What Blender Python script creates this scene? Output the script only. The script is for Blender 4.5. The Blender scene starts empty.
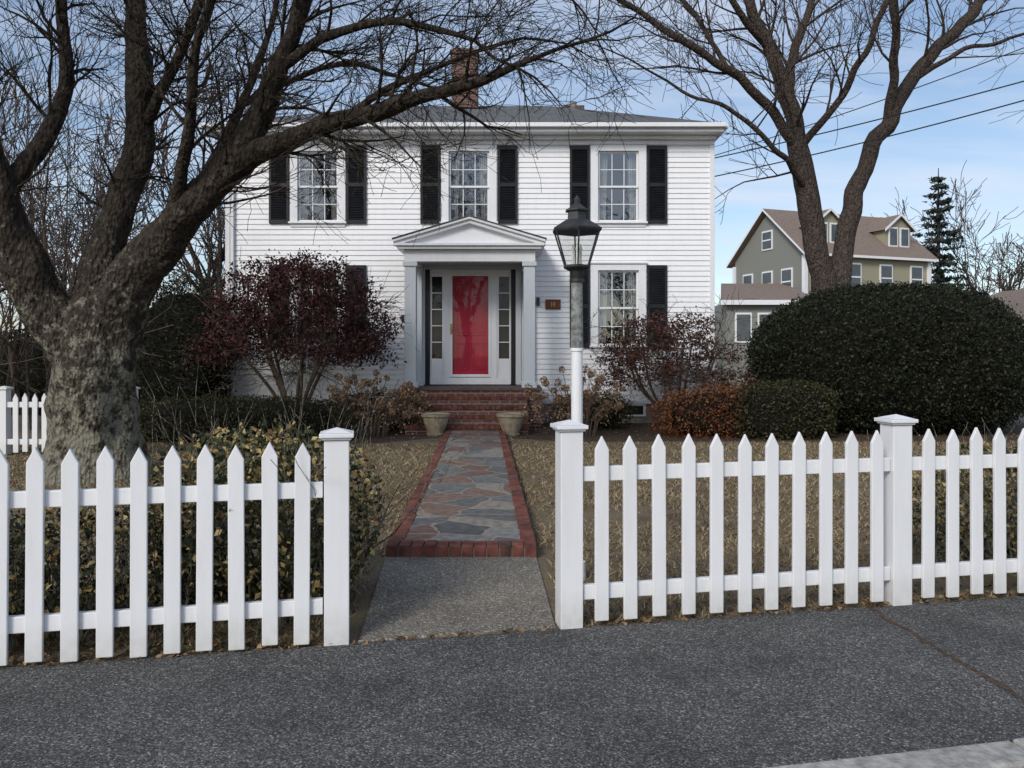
import bpy, math, random
import numpy as np
from mathutils import Vector, noise as mnoise
random.seed(7); rs=np.random.RandomState(11)
S=bpy.context.scene
S.view_settings.view_transform='Standard'; S.view_settings.look='None'; S.view_settings.exposure=0

# ---------------------------------------------------------------- materials
def newmat(name):
    m=bpy.data.materials.new(name); m.use_nodes=True
    nt=m.node_tree; b=nt.nodes['Principled BSDF']; return m,nt,b
def N(nt,t,**k):
    n=nt.nodes.new(t)
    for a,v in k.items(): setattr(n,a,v)
    return n
def ramp(nt,stops,interp='LINEAR'):
    r=N(nt,'ShaderNodeValToRGB'); r.color_ramp.interpolation=interp
    e=r.color_ramp.elements
    while len(e)<len(stops): e.new(.5)
    for i,(p,c) in enumerate(stops):
        e[i].position=p; e[i].color=(c[0],c[1],c[2],1)
    return r
def sc(c,f): return tuple(min(1,x*f) for x in c)
def noisemat(name,col,var=.2,scale=4,rough=.6,bump=.0,bscale=30,col2=None,spec=.3,detail=6,stretch=(1,1,1)):
    m,nt,b=newmat(name)
    tc=N(nt,'ShaderNodeTexCoord'); mp=N(nt,'ShaderNodeMapping'); mp.inputs['Scale'].default_value=stretch
    nt.links.new(tc.outputs['Object'],mp.inputs[0])
    n=N(nt,'ShaderNodeTexNoise'); n.inputs['Scale'].default_value=scale; n.inputs['Detail'].default_value=detail
    nt.links.new(mp.outputs[0],n.inputs['Vector'])
    r=ramp(nt,[(.3,sc(col,1-var)),(.7,col2 or sc(col,1+var))])
    nt.links.new(n.outputs[0],r.inputs[0]); nt.links.new(r.outputs[0],b.inputs['Base Color'])
    b.inputs['Roughness'].default_value=rough; b.inputs['Specular IOR Level'].default_value=spec
    if bump:
        n2=N(nt,'ShaderNodeTexNoise'); n2.inputs['Scale'].default_value=bscale; n2.inputs['Detail'].default_value=4
        nt.links.new(mp.outputs[0],n2.inputs['Vector'])
        bp=N(nt,'ShaderNodeBump'); bp.inputs['Strength'].default_value=bump; bp.inputs['Distance'].default_value=.02
        nt.links.new(n2.outputs[0],bp.inputs['Height']); nt.links.new(bp.outputs[0],b.inputs['Normal'])
    return m
def islandmat(name,stops,rough=.6,spec=.2,mott=0):
    m,nt,b=newmat(name)
    g=N(nt,'ShaderNodeNewGeometry'); r=ramp(nt,stops)
    nt.links.new(g.outputs['Random Per Island'],r.inputs[0]); out=r.outputs[0]
    if mott:
        tc=N(nt,'ShaderNodeTexCoord'); n=N(nt,'ShaderNodeTexNoise'); n.inputs['Scale'].default_value=mott; n.inputs['Detail'].default_value=7; nt.links.new(tc.outputs['Object'],n.inputs['Vector'])
        r2=ramp(nt,[(.3,(.45,.45,.45)),(.7,(1.25,1.25,1.25))]); nt.links.new(n.outputs[0],r2.inputs[0])
        mx=N(nt,'ShaderNodeMix',data_type='RGBA',blend_type='MULTIPLY'); mx.inputs[0].default_value=1; nt.links.new(out,mx.inputs[6]); nt.links.new(r2.outputs[0],mx.inputs[7]); out=mx.outputs[2]
    nt.links.new(out,b.inputs['Base Color'])
    b.inputs['Roughness'].default_value=rough; b.inputs['Specular IOR Level'].default_value=spec
    return m
def paintmat(name,col,dirt=(.45,.43,.38),amt=.35,rough=.45,lowz=None):
    """old outdoor paint: faint large blotches, streaky grime; more near the ground"""
    m,nt,b=newmat(name)
    tc=N(nt,'ShaderNodeTexCoord'); mp=N(nt,'ShaderNodeMapping'); mp.inputs['Scale'].default_value=(5,5,.7)
    nt.links.new(tc.outputs['Object'],mp.inputs[0])
    n=N(nt,'ShaderNodeTexNoise'); n.inputs['Scale'].default_value=2.2; n.inputs['Detail'].default_value=8; n.inputs['Roughness'].default_value=.65
    nt.links.new(mp.outputs[0],n.inputs['Vector'])
    r=ramp(nt,[(.45,(0,0,0)),(.8,(amt,amt,amt))]); nt.links.new(n.outputs[0],r.inputs[0])
    fac=r.outputs[0]
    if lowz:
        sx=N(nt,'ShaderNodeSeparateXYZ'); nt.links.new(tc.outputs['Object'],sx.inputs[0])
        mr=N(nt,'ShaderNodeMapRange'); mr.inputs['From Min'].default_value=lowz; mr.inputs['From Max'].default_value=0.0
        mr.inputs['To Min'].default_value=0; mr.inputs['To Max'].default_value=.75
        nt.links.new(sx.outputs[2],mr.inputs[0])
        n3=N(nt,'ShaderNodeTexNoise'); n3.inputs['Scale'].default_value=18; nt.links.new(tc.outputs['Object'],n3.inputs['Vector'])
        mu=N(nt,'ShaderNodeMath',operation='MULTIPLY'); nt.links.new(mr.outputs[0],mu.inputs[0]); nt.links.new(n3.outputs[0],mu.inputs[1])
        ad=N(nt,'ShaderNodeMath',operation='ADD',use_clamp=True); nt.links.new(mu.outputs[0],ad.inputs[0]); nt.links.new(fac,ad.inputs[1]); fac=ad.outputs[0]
    mx=N(nt,'ShaderNodeMix',data_type='RGBA'); mx.inputs[6].default_value=(*col,1); mx.inputs[7].default_value=(*dirt,1)
    nt.links.new(fac,mx.inputs[0]); nt.links.new(mx.outputs[2],b.inputs['Base Color'])
    b.inputs['Roughness'].default_value=rough; b.inputs['Specular IOR Level'].default_value=.3
    return m
def brickmat(name,c1,c2,mort,scale=1,top=False,bw=.2,rh=.065,ms=.01):
    m,nt,b=newmat(name)
    tc=N(nt,'ShaderNodeTexCoord'); sx=N(nt,'ShaderNodeSeparateXYZ'); nt.links.new(tc.outputs['Object'],sx.inputs[0])
    cb=N(nt,'ShaderNodeCombineXYZ')
    ad=N(nt,'ShaderNodeMath',operation='ADD'); nt.links.new(sx.outputs[0],ad.inputs[0])
    if not top: nt.links.new(sx.outputs[1],ad.inputs[1])
    else: ad.inputs[1].default_value=0
    nt.links.new(ad.outputs[0],cb.inputs[0]); nt.links.new(sx.outputs[1 if top else 2],cb.inputs[1])
    br=N(nt,'ShaderNodeTexBrick'); br.inputs['Color1'].default_value=(*c1,1); br.inputs['Color2'].default_value=(*c2,1); br.inputs['Mortar'].default_value=(*mort,1)
    br.inputs['Scale'].default_value=scale; br.inputs['Brick Width'].default_value=bw; br.inputs['Row Height'].default_value=rh; br.inputs['Mortar Size'].default_value=ms
    nt.links.new(cb.outputs[0],br.inputs['Vector'])
    n=N(nt,'ShaderNodeTexNoise'); n.inputs['Scale'].default_value=9; n.inputs['Detail'].default_value=6
    nt.links.new(tc.outputs['Object'],n.inputs['Vector'])
    mx=N(nt,'ShaderNodeMix',data_type='RGBA',blend_type='MULTIPLY'); mx.inputs[0].default_value=.6
    r=ramp(nt,[(.3,(.45,.45,.45)),(.7,(1.,1.,1.))]); nt.links.new(n.outputs[0],r.inputs[0])
    nt.links.new(br.outputs[0],mx.inputs[6]); nt.links.new(r.outputs[0],mx.inputs[7]); nt.links.new(mx.outputs[2],b.inputs['Base Color'])
    bp=N(nt,'ShaderNodeBump'); bp.inputs['Strength'].default_value=.5; bp.inputs['Distance'].default_value=.01; bp.invert=True
    nt.links.new(br.outputs[1],bp.inputs['Height']); nt.links.new(bp.outputs[0],b.inputs['Normal'])
    b.inputs['Roughness'].default_value=.85
    return m

M={}
M['siding']=paintmat('white_siding',(.83,.835,.85),(.6,.6,.61),.25,.5)
M['trim']=paintmat('white_trim',(.76,.77,.79),(.5,.5,.48),.3,.45)
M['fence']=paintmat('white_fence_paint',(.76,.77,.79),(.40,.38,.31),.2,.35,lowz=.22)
M['portshade']=paintmat('shaded_white_portico',(.56,.60,.63),(.4,.42,.42),.35,.5)  # white columns and casing, porch shade mixed into the base colour
M['shutter']=noisemat('black_shutter',(.012,.013,.016),.3,6,.45)
M['red']=noisemat('red_door_paint',(.42,.016,.045),.12,3,.45,spec=.3)
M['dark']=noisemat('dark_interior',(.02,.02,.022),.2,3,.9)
M['curtain']=noisemat('curtain',(.38,.38,.38),.25,1.5,.9,stretch=(14,14,.4))
M['roof']=brickmat('asphalt_shingle',(.10,.105,.11),(.15,.155,.16),(.05,.05,.05),1,True,.3,.14,.008)
M['brick']=brickmat('red_brick',(.21,.075,.055),(.12,.045,.035),(.25,.22,.19))
M['chim']=brickmat('chimney_brick',(.20,.075,.05),(.13,.055,.045),(.18,.16,.14))
M['slate']=noisemat('bluestone_tread',(.10,.075,.07),.3,6,.7,.2)
M['found']=noisemat('foundation',(.26,.25,.24),.2,3,.9,.3)
M['iron']=noisemat('lamp_iron',(.028,.028,.03),.35,20,.5,spec=.5)
M['weath']=noisemat('weathered_post',(.20,.21,.2),.55,28,.7,.3,60)
M['brass']=noisemat('brass',(.4,.3,.12),.2,10,.35)
M['wood']=noisemat('plaque_wood',(.16,.05,.025),.2,10,.6)
M['pot']=noisemat('stone_planter',(.32,.27,.19),.3,9,.85,.4,40)
M['soil']=noisemat('soil',(.05,.035,.025),.4,30,.95,.6)
M['wire']=noisemat('wire_black',(.02,.02,.02),.1,2,.6)
def glassmat(name,refl,tint,bump=.12):
    m,nt,b=newmat(name); out=nt.nodes['Material Output']; nt.nodes.remove(b)
    t=N(nt,'ShaderNodeBsdfTransparent'); t.inputs[0].default_value=(*tint,1)
    g=N(nt,'ShaderNodeBsdfGlossy'); g.inputs['Roughness'].default_value=.02; g.inputs[0].default_value=(.9,.92,.95,1)
    if bump:
        n=N(nt,'ShaderNodeTexNoise'); n.inputs['Scale'].default_value=2.2; tc=N(nt,'ShaderNodeTexCoord'); nt.links.new(tc.outputs['Object'],n.inputs['Vector'])
        bp=N(nt,'ShaderNodeBump'); bp.inputs['Strength'].default_value=bump; bp.inputs['Distance'].default_value=.05
        nt.links.new(n.outputs[0],bp.inputs['Height']); nt.links.new(bp.outputs[0],g.inputs['Normal'])
    mx=N(nt,'ShaderNodeMixShader'); mx.inputs[0].default_value=refl
    nt.links.new(t.outputs[0],mx.inputs[1]); nt.links.new(g.outputs[0],mx.inputs[2])
    nt.links.new(mx.outputs[0],out.inputs[0]); return m
M['glass']=glassmat('window_glass',.19,(.78,.8,.79))
M['glass_door']=glassmat('storm_door_glass',.025,(.93,.93,.93),.03)
M['glass_lamp']=glassmat('lantern_glass',.12,(.95,.96,.95),0)

# ---------------------------------------------------------------- mesh building
class MB:
    def __init__(s): s.v=[]; s.f=[]; s.m=[]; s.mats=[]
    def mi(s,mat):
        if mat not in s.mats: s.mats.append(mat)
        return s.mats.index(mat)
    def add(s,vs,fs,mat):
        o=len(s.v); k=s.mi(mat); s.v+=[tuple(p) for p in vs]
        for f in fs: s.f.append(tuple(o+i for i in f)); s.m.append(k)
    def box(s,x0,x1,y0,y1,z0,z1,mat,org=None,rot=0):
        vs=[(x,y,z) for z in (z0,z1) for y in (y0,y1) for x in (x0,x1)]
        if org is not None:
            c,si=math.cos(rot),math.sin(rot)
            vs=[(org[0]+x*c-y*si,org[1]+x*si+y*c,(org[2] if len(org)>2 else 0)+z) for x,y,z in vs]
        s.add(vs,[(0,2,3,1),(4,5,7,6),(0,1,5,4),(1,3,7,5),(3,2,6,7),(2,0,4,6)],mat)
    def frustum(s,cx,cy,z0,z1,r0,r1,n,mat,rot=0,cap=True):
        vs=[]
        for z,r in ((z0,r0),(z1,r1)):
            for i in range(n):
                a=rot+2*math.pi*i/n; vs.append((cx+r*math.cos(a),cy+r*math.sin(a),z))
        fs=[(i,(i+1)%n,n+(i+1)%n,n+i) for i in range(n)]
        if cap: fs+=[tuple(range(n-1,-1,-1)),tuple(range(n,2*n))]
        s.add(vs,fs,mat)
    def tube(s,pts,rad,n,mat,rough=0,cap=False):
        P=[Vector(p) for p in pts]
        t=(P[1]-P[0]).normalized(); a=Vector((0,1,0)) if abs(t.y)<.8 else Vector((1,0,0))
        u=t.cross(a).normalized(); vs=[]
        for i,p in enumerate(P):
            if i>0:
                t=(P[min(i+1,len(P)-1)]-P[i-1]).normalized()
            u=(u-t*u.dot(t))
            if u.length<1e-6: u=t.orthogonal()
            u.normalize(); w=t.cross(u)
            for k in range(n):
                an=2*math.pi*k/n; d=u*math.cos(an)+w*math.sin(an); r=rad[i]
                if rough:
                    q=p+d*r
                    r*=1+rough*(mnoise.noise(Vector((q.x*4,q.y*4,q.z*1.3)))*1.3+mnoise.noise(Vector((q.x*13,q.y*13,q.z*5)))*.6)
                vs.append(p+d*r)
        fs=[(i*n+k,i*n+(k+1)%n,(i+1)*n+(k+1)%n,(i+1)*n+k) for i in range(len(P)-1) for k in range(n)]
        if cap: fs.append(tuple(range((len(P)-1)*n,len(P)*n)))
        s.add(vs,fs,mat)
    def obj(s,name,parent=None,smooth=False,bevel=0):
        me=bpy.data.meshes.new(name); me.from_pydata(s.v,[],s.f); me.update()
        for m in s.mats: me.materials.append(m)
        me.polygons.foreach_set('material_index',s.m)
        if smooth: me.polygons.foreach_set('use_smooth',[True]*len(s.f))
        o=bpy.data.objects.new(name,me); S.collection.objects.link(o)
        if parent: o.parent=parent
        if bevel:
            b=o.modifiers.new('bevel','BEVEL'); b.width=bevel; b.segments=2; b.limit_method='ANGLE'
        return o
def empty(name):
    e=bpy.data.objects.new(name,None); S.collection.objects.link(e); return e
def npmesh(name,V,F,mat,parent=None):
    me=bpy.data.meshes.new(name); k=F.shape[1]
    me.vertices.add(len(V)); me.vertices.foreach_set('co',V.astype(np.float32).ravel())
    me.loops.add(F.size); me.loops.foreach_set('vertex_index',F.astype(np.int32).ravel())
    me.polygons.add(len(F)); me.polygons.foreach_set('loop_start',np.arange(0,F.size,k,dtype=np.int32))
    me.update(calc_edges=True); me.validate(); me.materials.append(mat)
    o=bpy.data.objects.new(name,me); S.collection.objects.link(o)
    if parent: o.parent=parent
    return o
def leaves(name,P,size,mat,parent=None,aspect=.55,flat=0,seed=0):
    r=np.random.RandomState(seed+5); n=len(P)
    d=r.normal(size=(n,3)); 
    if flat: d[:,2]*=(1-flat)
    d/=np.linalg.norm(d,axis=1)[:,None]
    e=r.normal(size=(n,3)); 
    if flat: e[:,2]*=(1-flat)
    e-=d*(e*d).sum(1)[:,None]; e/=np.linalg.norm(e,axis=1)[:,None]
    L=size*r.uniform(.55,1.35,n)[:,None]; W=L*aspect
    nn=np.cross(d,e)*L*.15
    V=np.stack([P-d*L*.5,P+e*W*.5+nn-d*L*.08,P+d*L*.5,P-e*W*.5+nn-d*L*.08],1).reshape(-1,3)
    F=np.arange(4*n).reshape(n,4)
    return npmesh(name,V,F,mat,parent)
def lump(d,seed,amp):
    r=np.random.RandomState(seed); o=np.zeros(len(d))
    for k,a in ((2.5,1),(5,.6),(9,.4),(16,.25)):
        for _ in range(3):
            w=r.normal(size=3); w/=np.linalg.norm(w); o+=a*np.sin((d@w)*k+r.uniform(0,6))/3
    return 1+amp*o
def blob_r(d,p,seed,amp):
    return (np.abs(d)**p).sum(1)**(-1/p)*lump(d,seed,amp)
def bush(name,c,hx,hy,z0,z1,mat,core,n=12000,leaf=.05,p=2.3,seed=1,amp=.08,thick=.12,stray=.04):
    E=empty(name); r=np.random.RandomState(seed)
    cz=z0+(z1-z0)*.45; hz=(z1-cz); 
    def place(d,f):
        rr=blob_r(d,p,seed,amp)*f; q=d*rr[:,None]
        q[:,0]=q[:,0]*hx+c[0]; q[:,1]=q[:,1]*hy+c[1]; q[:,2]=np.maximum(q[:,2]*hz+cz,z0+.01+0*q[:,2]); return q
    d=r.normal(size=(n,3)); d/=np.linalg.norm(d,axis=1)[:,None]
    d=d[(d[:,1]<.45)|(r.rand(n)<.35)]
    f=1-thick*r.rand(len(d))**1.3+stray*np.abs(r.normal(size=len(d)))
    leaves(name+'_leaves',place(d,f),leaf,mat,E,seed=seed)
    nu,nv=40,24; ds=[]
    for j in range(nv+1):
        for i in range(nu):
            a=2*math.pi*i/nu; b=math.pi*j/nv
            ds.append((math.sin(b)*math.cos(a),math.sin(b)*math.sin(a),math.cos(b)+1e-5))
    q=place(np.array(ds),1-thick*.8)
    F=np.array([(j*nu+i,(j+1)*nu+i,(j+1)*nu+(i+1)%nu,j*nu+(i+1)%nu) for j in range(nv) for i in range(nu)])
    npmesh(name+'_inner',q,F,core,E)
    return E
def catmull(pts,step):
    P=[np.array(p,float) for p in pts]; P=[2*P[0]-P[1]]+P+[2*P[-1]-P[-2]]; out=[]
    for i in range(1,len(P)-2):
        L=np.linalg.norm(P[i+1][:3]-P[i][:3]); k=max(2,int(L/step))
        for j in range(k):
            t=j/k
            out.append(.5*((2*P[i])+(-P[i-1]+P[i+1])*t+(2*P[i-1]-5*P[i]+4*P[i+1]-P[i+2])*t*t+(-P[i-1]+3*P[i]-3*P[i+1]+P[i+2])*t**3))
    out.append(P[-2]); return out
def rv(): return Vector((random.gauss(0,1),random.gauss(0,1),random.gauss(0,1)))
def grow(mb,p,d,L,r,lvl,mat,cfg):
    n=5 if lvl>0 else 4; pts=[Vector(p)]; rad=[r]; d=Vector(d).normalized(); ds=[d.copy()]
    for i in range(n):
        d=(d+rv()*cfg['jit']+Vector((0,0,cfg['up'])) ).normalized()
        pts.append(pts[-1]+d*L/n); rad.append(max(r*(1-.75*(i+1)/n),cfg['rmin'])); ds.append(d.copy())
    mb.tube(pts,rad,4 if r>cfg['rmin']*2.5 else 3,mat)
    if lvl<=0: return
    k=cfg['kids'][lvl-1]
    for j in range(k):
        t=random.uniform(.15,1)*n; i=min(int(t),n-1); q=pts[i].lerp(pts[i+1],t-i)
        nd=(ds[i+1]+rv()*.55+Vector((0,0,.05))).normalized()
        grow(mb,q,nd,L*random.uniform(.4,.75),max(rad[i]*.55,cfg['rmin']),lvl-1,mat,cfg)
def limb_tree(name,limbs,mat,conv,cfg,sides=14,rough=.12,step=.15):
    mb=MB(); tw=MB(); E=empty(name)
    for li,(pts,spawn) in enumerate(limbs):
        W=catmull([conv(*p) for p in pts],step)
        if spawn:
            for i,w in enumerate(W):
                k=min(1,i/8)*.05*(1 if step<.1 else 2.2); w[0]+=k*mnoise.noise(Vector((i*step*1.6,li*7.1,0))); w[2]+=k*mnoise.noise(Vector((i*step*1.6,li*7.1,9)))
        big=W[0][3]
        mb.tube([w[:3] for w in W],[max(w[3],.004) for w in W],sides if big>.1 else 8,mat,rough)
        if not spawn: continue
        acc=0; start=len(W)*spawn
        for i in range(1,len(W)):
            acc+=np.linalg.norm(W[i][:3]-W[i-1][:3])
            if i<start: acc=0; continue
            while acc>cfg['gap']:
                acc-=cfg['gap']*random.uniform(.6,1.4)
                t=Vector(W[i][:3])-Vector(W[i-1][:3]); t.normalize()
                d=rv(); d=(d-t*d.dot(t)).normalized()+t*random.uniform(.2,1.2)+Vector((0,0,cfg['kup']))
                grow(tw,W[i][:3],d,cfg['len']*random.uniform(.5,1.3),min(max(W[i][3]*.35,cfg['rmin']*1.5),cfg['rk']),cfg['lv'],mat,cfg)
        t=Vector(W[-1][:3])-Vector(W[-3][:3])
        grow(tw,W[-1][:3],t,cfg['len']*1.2,W[-1][3],cfg['lv'],mat,cfg)
    mb.obj(name+'_limbs',E,smooth=True); tw.obj(name+'_twigs',E)
    return E

# ---------------------------------------------------------------- frame along the fence / street
A=math.atan(.197); DU=(math.cos(A),math.sin(A)); DN=(-math.sin(A),math.cos(A)); O=(0,4.247)
def uv(u,v,z=0): return (O[0]+u*DU[0]+v*DN[0],O[1]+u*DU[1]+v*DN[1],z)
VC=-1.58
gm,nt,b=newmat('dormant_ground')
tc=N(nt,'ShaderNodeTexCoord'); n=N(nt,'ShaderNodeTexNoise'); n.inputs['Scale'].default_value=.9; n.inputs['Detail'].default_value=10; n.inputs['Roughness'].default_value=.7
nt.links.new(tc.outputs['Object'],n.inputs['Vector'])
r=ramp(nt,[(.3,(.085,.06,.036)),(.5,(.17,.13,.08)),(.7,(.12,.11,.055))]); nt.links.new(n.outputs[0],r.inputs[0]); nt.links.new(r.outputs[0],b.inputs['Base Color'])
n2=N(nt,'ShaderNodeTexNoise'); n2.inputs['Scale'].default_value=60; nt.links.new(tc.outputs['Object'],n2.inputs['Vector'])
bp=N(nt,'ShaderNodeBump'); bp.inputs['Strength'].default_value=.8; bp.inputs['Distance'].default_value=.03; nt.links.new(n2.outputs[0],bp.inputs['Height']); nt.links.new(bp.outputs[0],b.inputs['Normal'])
b.inputs['Roughness'].default_value=.95
mb=MB(); prof=[(-400,-.15),(VC-.05,-.15),(VC-.049,-.002),(700,-.002)]
vs=[uv(u,v,z) for v,z in prof for u in (-600,600)]
mb.add(vs,[(0,1,3,2),(2,3,5,4),(4,5,7,6)],gm); mb.obj('ground')
def asphalt(name,c0,c1,c2,vs_=150,lo=.62,hi=1.25):
    m,nt,b=newmat(name); tc=N(nt,'ShaderNodeTexCoord')
    v=N(nt,'ShaderNodeTexVoronoi'); v.inputs['Scale'].default_value=vs_; nt.links.new(tc.outputs['Object'],v.inputs['Vector'])
    sp=N(nt,'ShaderNodeSeparateColor'); nt.links.new(v.outputs['Color'],sp.inputs[0])
    r=ramp(nt,[(0,c0),(.6,c1),(.93,c2),(1,sc(c2,1.9))]); nt.links.new(sp.outputs[0],r.inputs[0])
    n=N(nt,'ShaderNodeTexNoise'); n.inputs['Scale'].default_value=1.3; n.inputs['Detail'].default_value=10; n.inputs['Roughness'].default_value=.72; nt.links.new(tc.outputs['Object'],n.inputs['Vector'])
    r2=ramp(nt,[(.32,(lo,lo,lo)),(.68,(hi,hi*.99,hi*.97))]); nt.links.new(n.outputs[0],r2.inputs[0])
    mx=N(nt,'ShaderNodeMix',data_type='RGBA',blend_type='MULTIPLY'); mx.inputs[0].default_value=1
    nt.links.new(r.outputs[0],mx.inputs[6]); nt.links.new(r2.outputs[0],mx.inputs[7]); nt.links.new(mx.outputs[2],b.inputs['Base Color'])
    n3=N(nt,'ShaderNodeTexNoise'); n3.inputs['Scale'].default_value=90; n3.inputs['Detail'].default_value=5; nt.links.new(tc.outputs['Object'],n3.inputs['Vector'])
    bp=N(nt,'ShaderNodeBump'); bp.inputs['Strength'].default_value=.8; bp.inputs['Distance'].default_value=.012; nt.links.new(n3.outputs[0],bp.inputs['Height']); nt.links.new(bp.outputs[0],b.inputs['Normal'])
    b.inputs['Roughness'].default_value=.9; b.inputs['Specular IOR Level'].default_value=.25; return m
M['asph']=asphalt('asphalt',(.035,.035,.034),(.085,.084,.083),(.18,.178,.174),150,.6,1.3)
mb=MB(); us=np.concatenate([[-200,-30],np.arange(-6,8,.06),[30,200]]); vs=[]; fs=[]
for i,u in enumerate(us):
    w=-.05+.03*mnoise.noise(Vector((u*2.1,0,0)))+.015*mnoise.noise(Vector((u*11,3,0)))
    vs+= [uv(u,VC+.001,.004),uv(u,w,.004),uv(u,w+.012,-.004)]
for i in range(len(us)-1):
    a=3*i; fs+=[(a,a+3,a+4,a+1),(a+1,a+4,a+5,a+2)]
mb.add(vs,fs,M['asph']); mb.obj('sidewalk')
mb=MB(); mb.add([uv(-300,-12,-.146),uv(300,-12,-.146),uv(300,VC-.16,-.146),uv(-300,VC-.16,-.146)],[(0,1,2,3)],M['asph']); mb.obj('road')
M['dirt']=noisemat('seam_dirt',(.075,.05,.033),.5,40,.95,.5,80)
mb=MB(); P=[]; k=60
for i in range(k+1):
    t=i/k; x=2.10+.14*t+.03*mnoise.noise(Vector((t*9,1,0)))+.012*mnoise.noise(Vector((t*40,1,0))); y=4.62-1.5*t; w=.008+.03*abs(mnoise.noise(Vector((t*25,5,0))))
    P+=[(x-w,y,.007),(x+w,y,.007)]
mb.add(P,[(2*i,2*i+2,2*i+3,2*i+1) for i in range(k)],M['dirt']); mb.obj('sidewalk_seam')
M['kerb']=noisemat('granite_kerb',(.32,.31,.29),.35,25,.8,.35,60)
mb=MB()
for i in range(-8,10):
    u0=i*1.9-.25; mb.box(u0+.006,u0+1.894,VC-.16,VC,-.18,.012+.004*(i%2),M['kerb'],org=(O[0],O[1],0),rot=A)
mb.obj('kerb',bevel=.012)

# path
M['agg']=asphalt('exposed_aggregate',(.10,.088,.072),(.21,.19,.16),(.32,.30,.26),130,.7,1.2)
mb=MB(); f=[(-.80,4.05),(.24,4.27),(.175,5.9),(-.945,5.9)]
mb.add([(x,y,.012) for x,y in f]+[(x,y,-.02) for x,y in f],[(0,1,2,3),(0,4,5,1),(1,5,6,2),(3,7,4,0)],M['agg']); mb.obj('concrete_path',bevel=.008)
PA=empty('flagstone_path')
def pl(t): return (-.93-.30*t,5.9+8.6*t)
def pr(t): return (.185-.325*t,5.9+8.6*t)
BW=.115
m,nt,b=newmat('flagstone'); tc=N(nt,'ShaderNodeTexCoord')
nz=N(nt,'ShaderNodeTexNoise'); nz.inputs['Scale'].default_value=3; nt.links.new(tc.outputs['Object'],nz.inputs['Vector'])
vm=N(nt,'ShaderNodeVectorMath',operation='MULTIPLY_ADD'); nt.links.new(nz.outputs['Color'],vm.inputs[0]); vm.inputs[1].default_value=(.3,.3,0); nt.links.new(tc.outputs['Object'],vm.inputs[2])
va=N(nt,'ShaderNodeTexVoronoi'); va.inputs['Scale'].default_value=2.4; va.voronoi_dimensions='2D'
ve=N(nt,'ShaderNodeTexVoronoi',feature='DISTANCE_TO_EDGE'); ve.inputs['Scale'].default_value=2.4; ve.voronoi_dimensions='2D'
for q in (va,ve): nt.links.new(vm.outputs[0],q.inputs['Vector'])
s3=N(nt,'ShaderNodeSeparateColor'); nt.links.new(va.outputs['Color'],s3.inputs[0])
rc=ramp(nt,[(0,(.10,.105,.105)),(.16,(.19,.19,.175)),(.34,(.14,.085,.068)),(.45,(.08,.082,.083)),(.6,(.17,.11,.085)),(.74,(.13,.135,.13)),(.9,(.22,.20,.165))],'CONSTANT'); nt.links.new(s3.outputs[0],rc.inputs[0])
nz2=N(nt,'ShaderNodeTexNoise'); nz2.inputs['Scale'].default_value=14; nz2.inputs['Detail'].default_value=8; nt.links.new(tc.outputs['Object'],nz2.inputs['Vector'])
r2=ramp(nt,[(.3,(.6,.6,.6)),(.7,(1.35,1.33,1.3))]); nt.links.new(nz2.outputs[0],r2.inputs[0])
mx=N(nt,'ShaderNodeMix',data_type='RGBA',blend_type='MULTIPLY'); mx.inputs[0].default_value=1; nt.links.new(rc.outputs[0],mx.inputs[6]); nt.links.new(r2.outputs[0],mx.inputs[7])
re=ramp(nt,[(.022,(0,0,0)),(.04,(1,1,1))]); nt.links.new(ve.outputs['Distance'],re.inputs[0])
m2=N(nt,'ShaderNodeMix',data_type='RGBA'); nt.links.new(re.outputs[0],m2.inputs[0]); m2.inputs[6].default_value=(.25,.21,.17,1); nt.links.new(mx.outputs[2],m2.inputs[7]); nt.links.new(m2.outputs[2],b.inputs['Base Color'])
bp=N(nt,'ShaderNodeBump'); bp.inputs['Strength'].default_value=.6; bp.inputs['Distance'].default_value=.012; nt.links.new(re.outputs[0],bp.inputs['Height']); nt.links.new(bp.outputs[0],b.inputs['Normal']); b.inputs['Roughness'].default_value=.75
mb=MB(); a,c,d,e=pl(0.0),pr(0.0),pr(1),pl(1)
mb.add([(a[0]+BW-.01,a[1]+.005,.082),(c[0]-BW+.01,c[1]+.005,.082),(d[0]-BW+.01,d[1],.082),(e[0]+BW-.01,e[1],.082)],[(0,1,2,3)],m); mb.obj('flagstones',PA)
M['pbrick']=islandmat('path_brick',[(0,(.11,.045,.035)),(.5,(.20,.078,.055)),(.85,(.165,.06,.05)),(1,(.11,.06,.05))],.88,mott=12)
M['mortar']=noisemat('mortar',(.17,.145,.12),.3,20,.95)
mb=MB(); mo=MB(); nb=43
for i in range(nb):
    t=(i+.5)/nb
    for f,sg in ((pl,1),(pr,-1)):
        x,y=f(t); h=.092+random.uniform(-.005,.004); x+=random.uniform(-.006,.006)
        mb.box(min(x,x+sg*BW),max(x,x+sg*BW),y-.094,y+.094,0,h,M['pbrick'])
n0=6; x0=pl(0)[0]; x1=pr(0)[0]
for i in range(n0*2):
    w=(x1-x0)/(n0*2); h=.094+random.uniform(-.004,.004); mb.box(x0+i*w+.005,x0+(i+1)*w-.005,5.72,5.895,0,h,M['pbrick'])
mb.obj('brick_border',PA,bevel=.006)
a,c,d,e=pl(0),pr(0),pr(1),pl(1)
q=[(a[0]+.008,5.728),(c[0]-.008,5.728),(d[0]-.008,d[1]),(e[0]+.008,e[1])]
mo.add([(x,y,.078) for x,y in q]+[(x,y,-.01) for x,y in q],[(0,1,2,3),(0,4,5,1),(1,5,6,2),(3,7,4,0)],M['mortar']); mo.obj('mortar_bed',PA)

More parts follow.
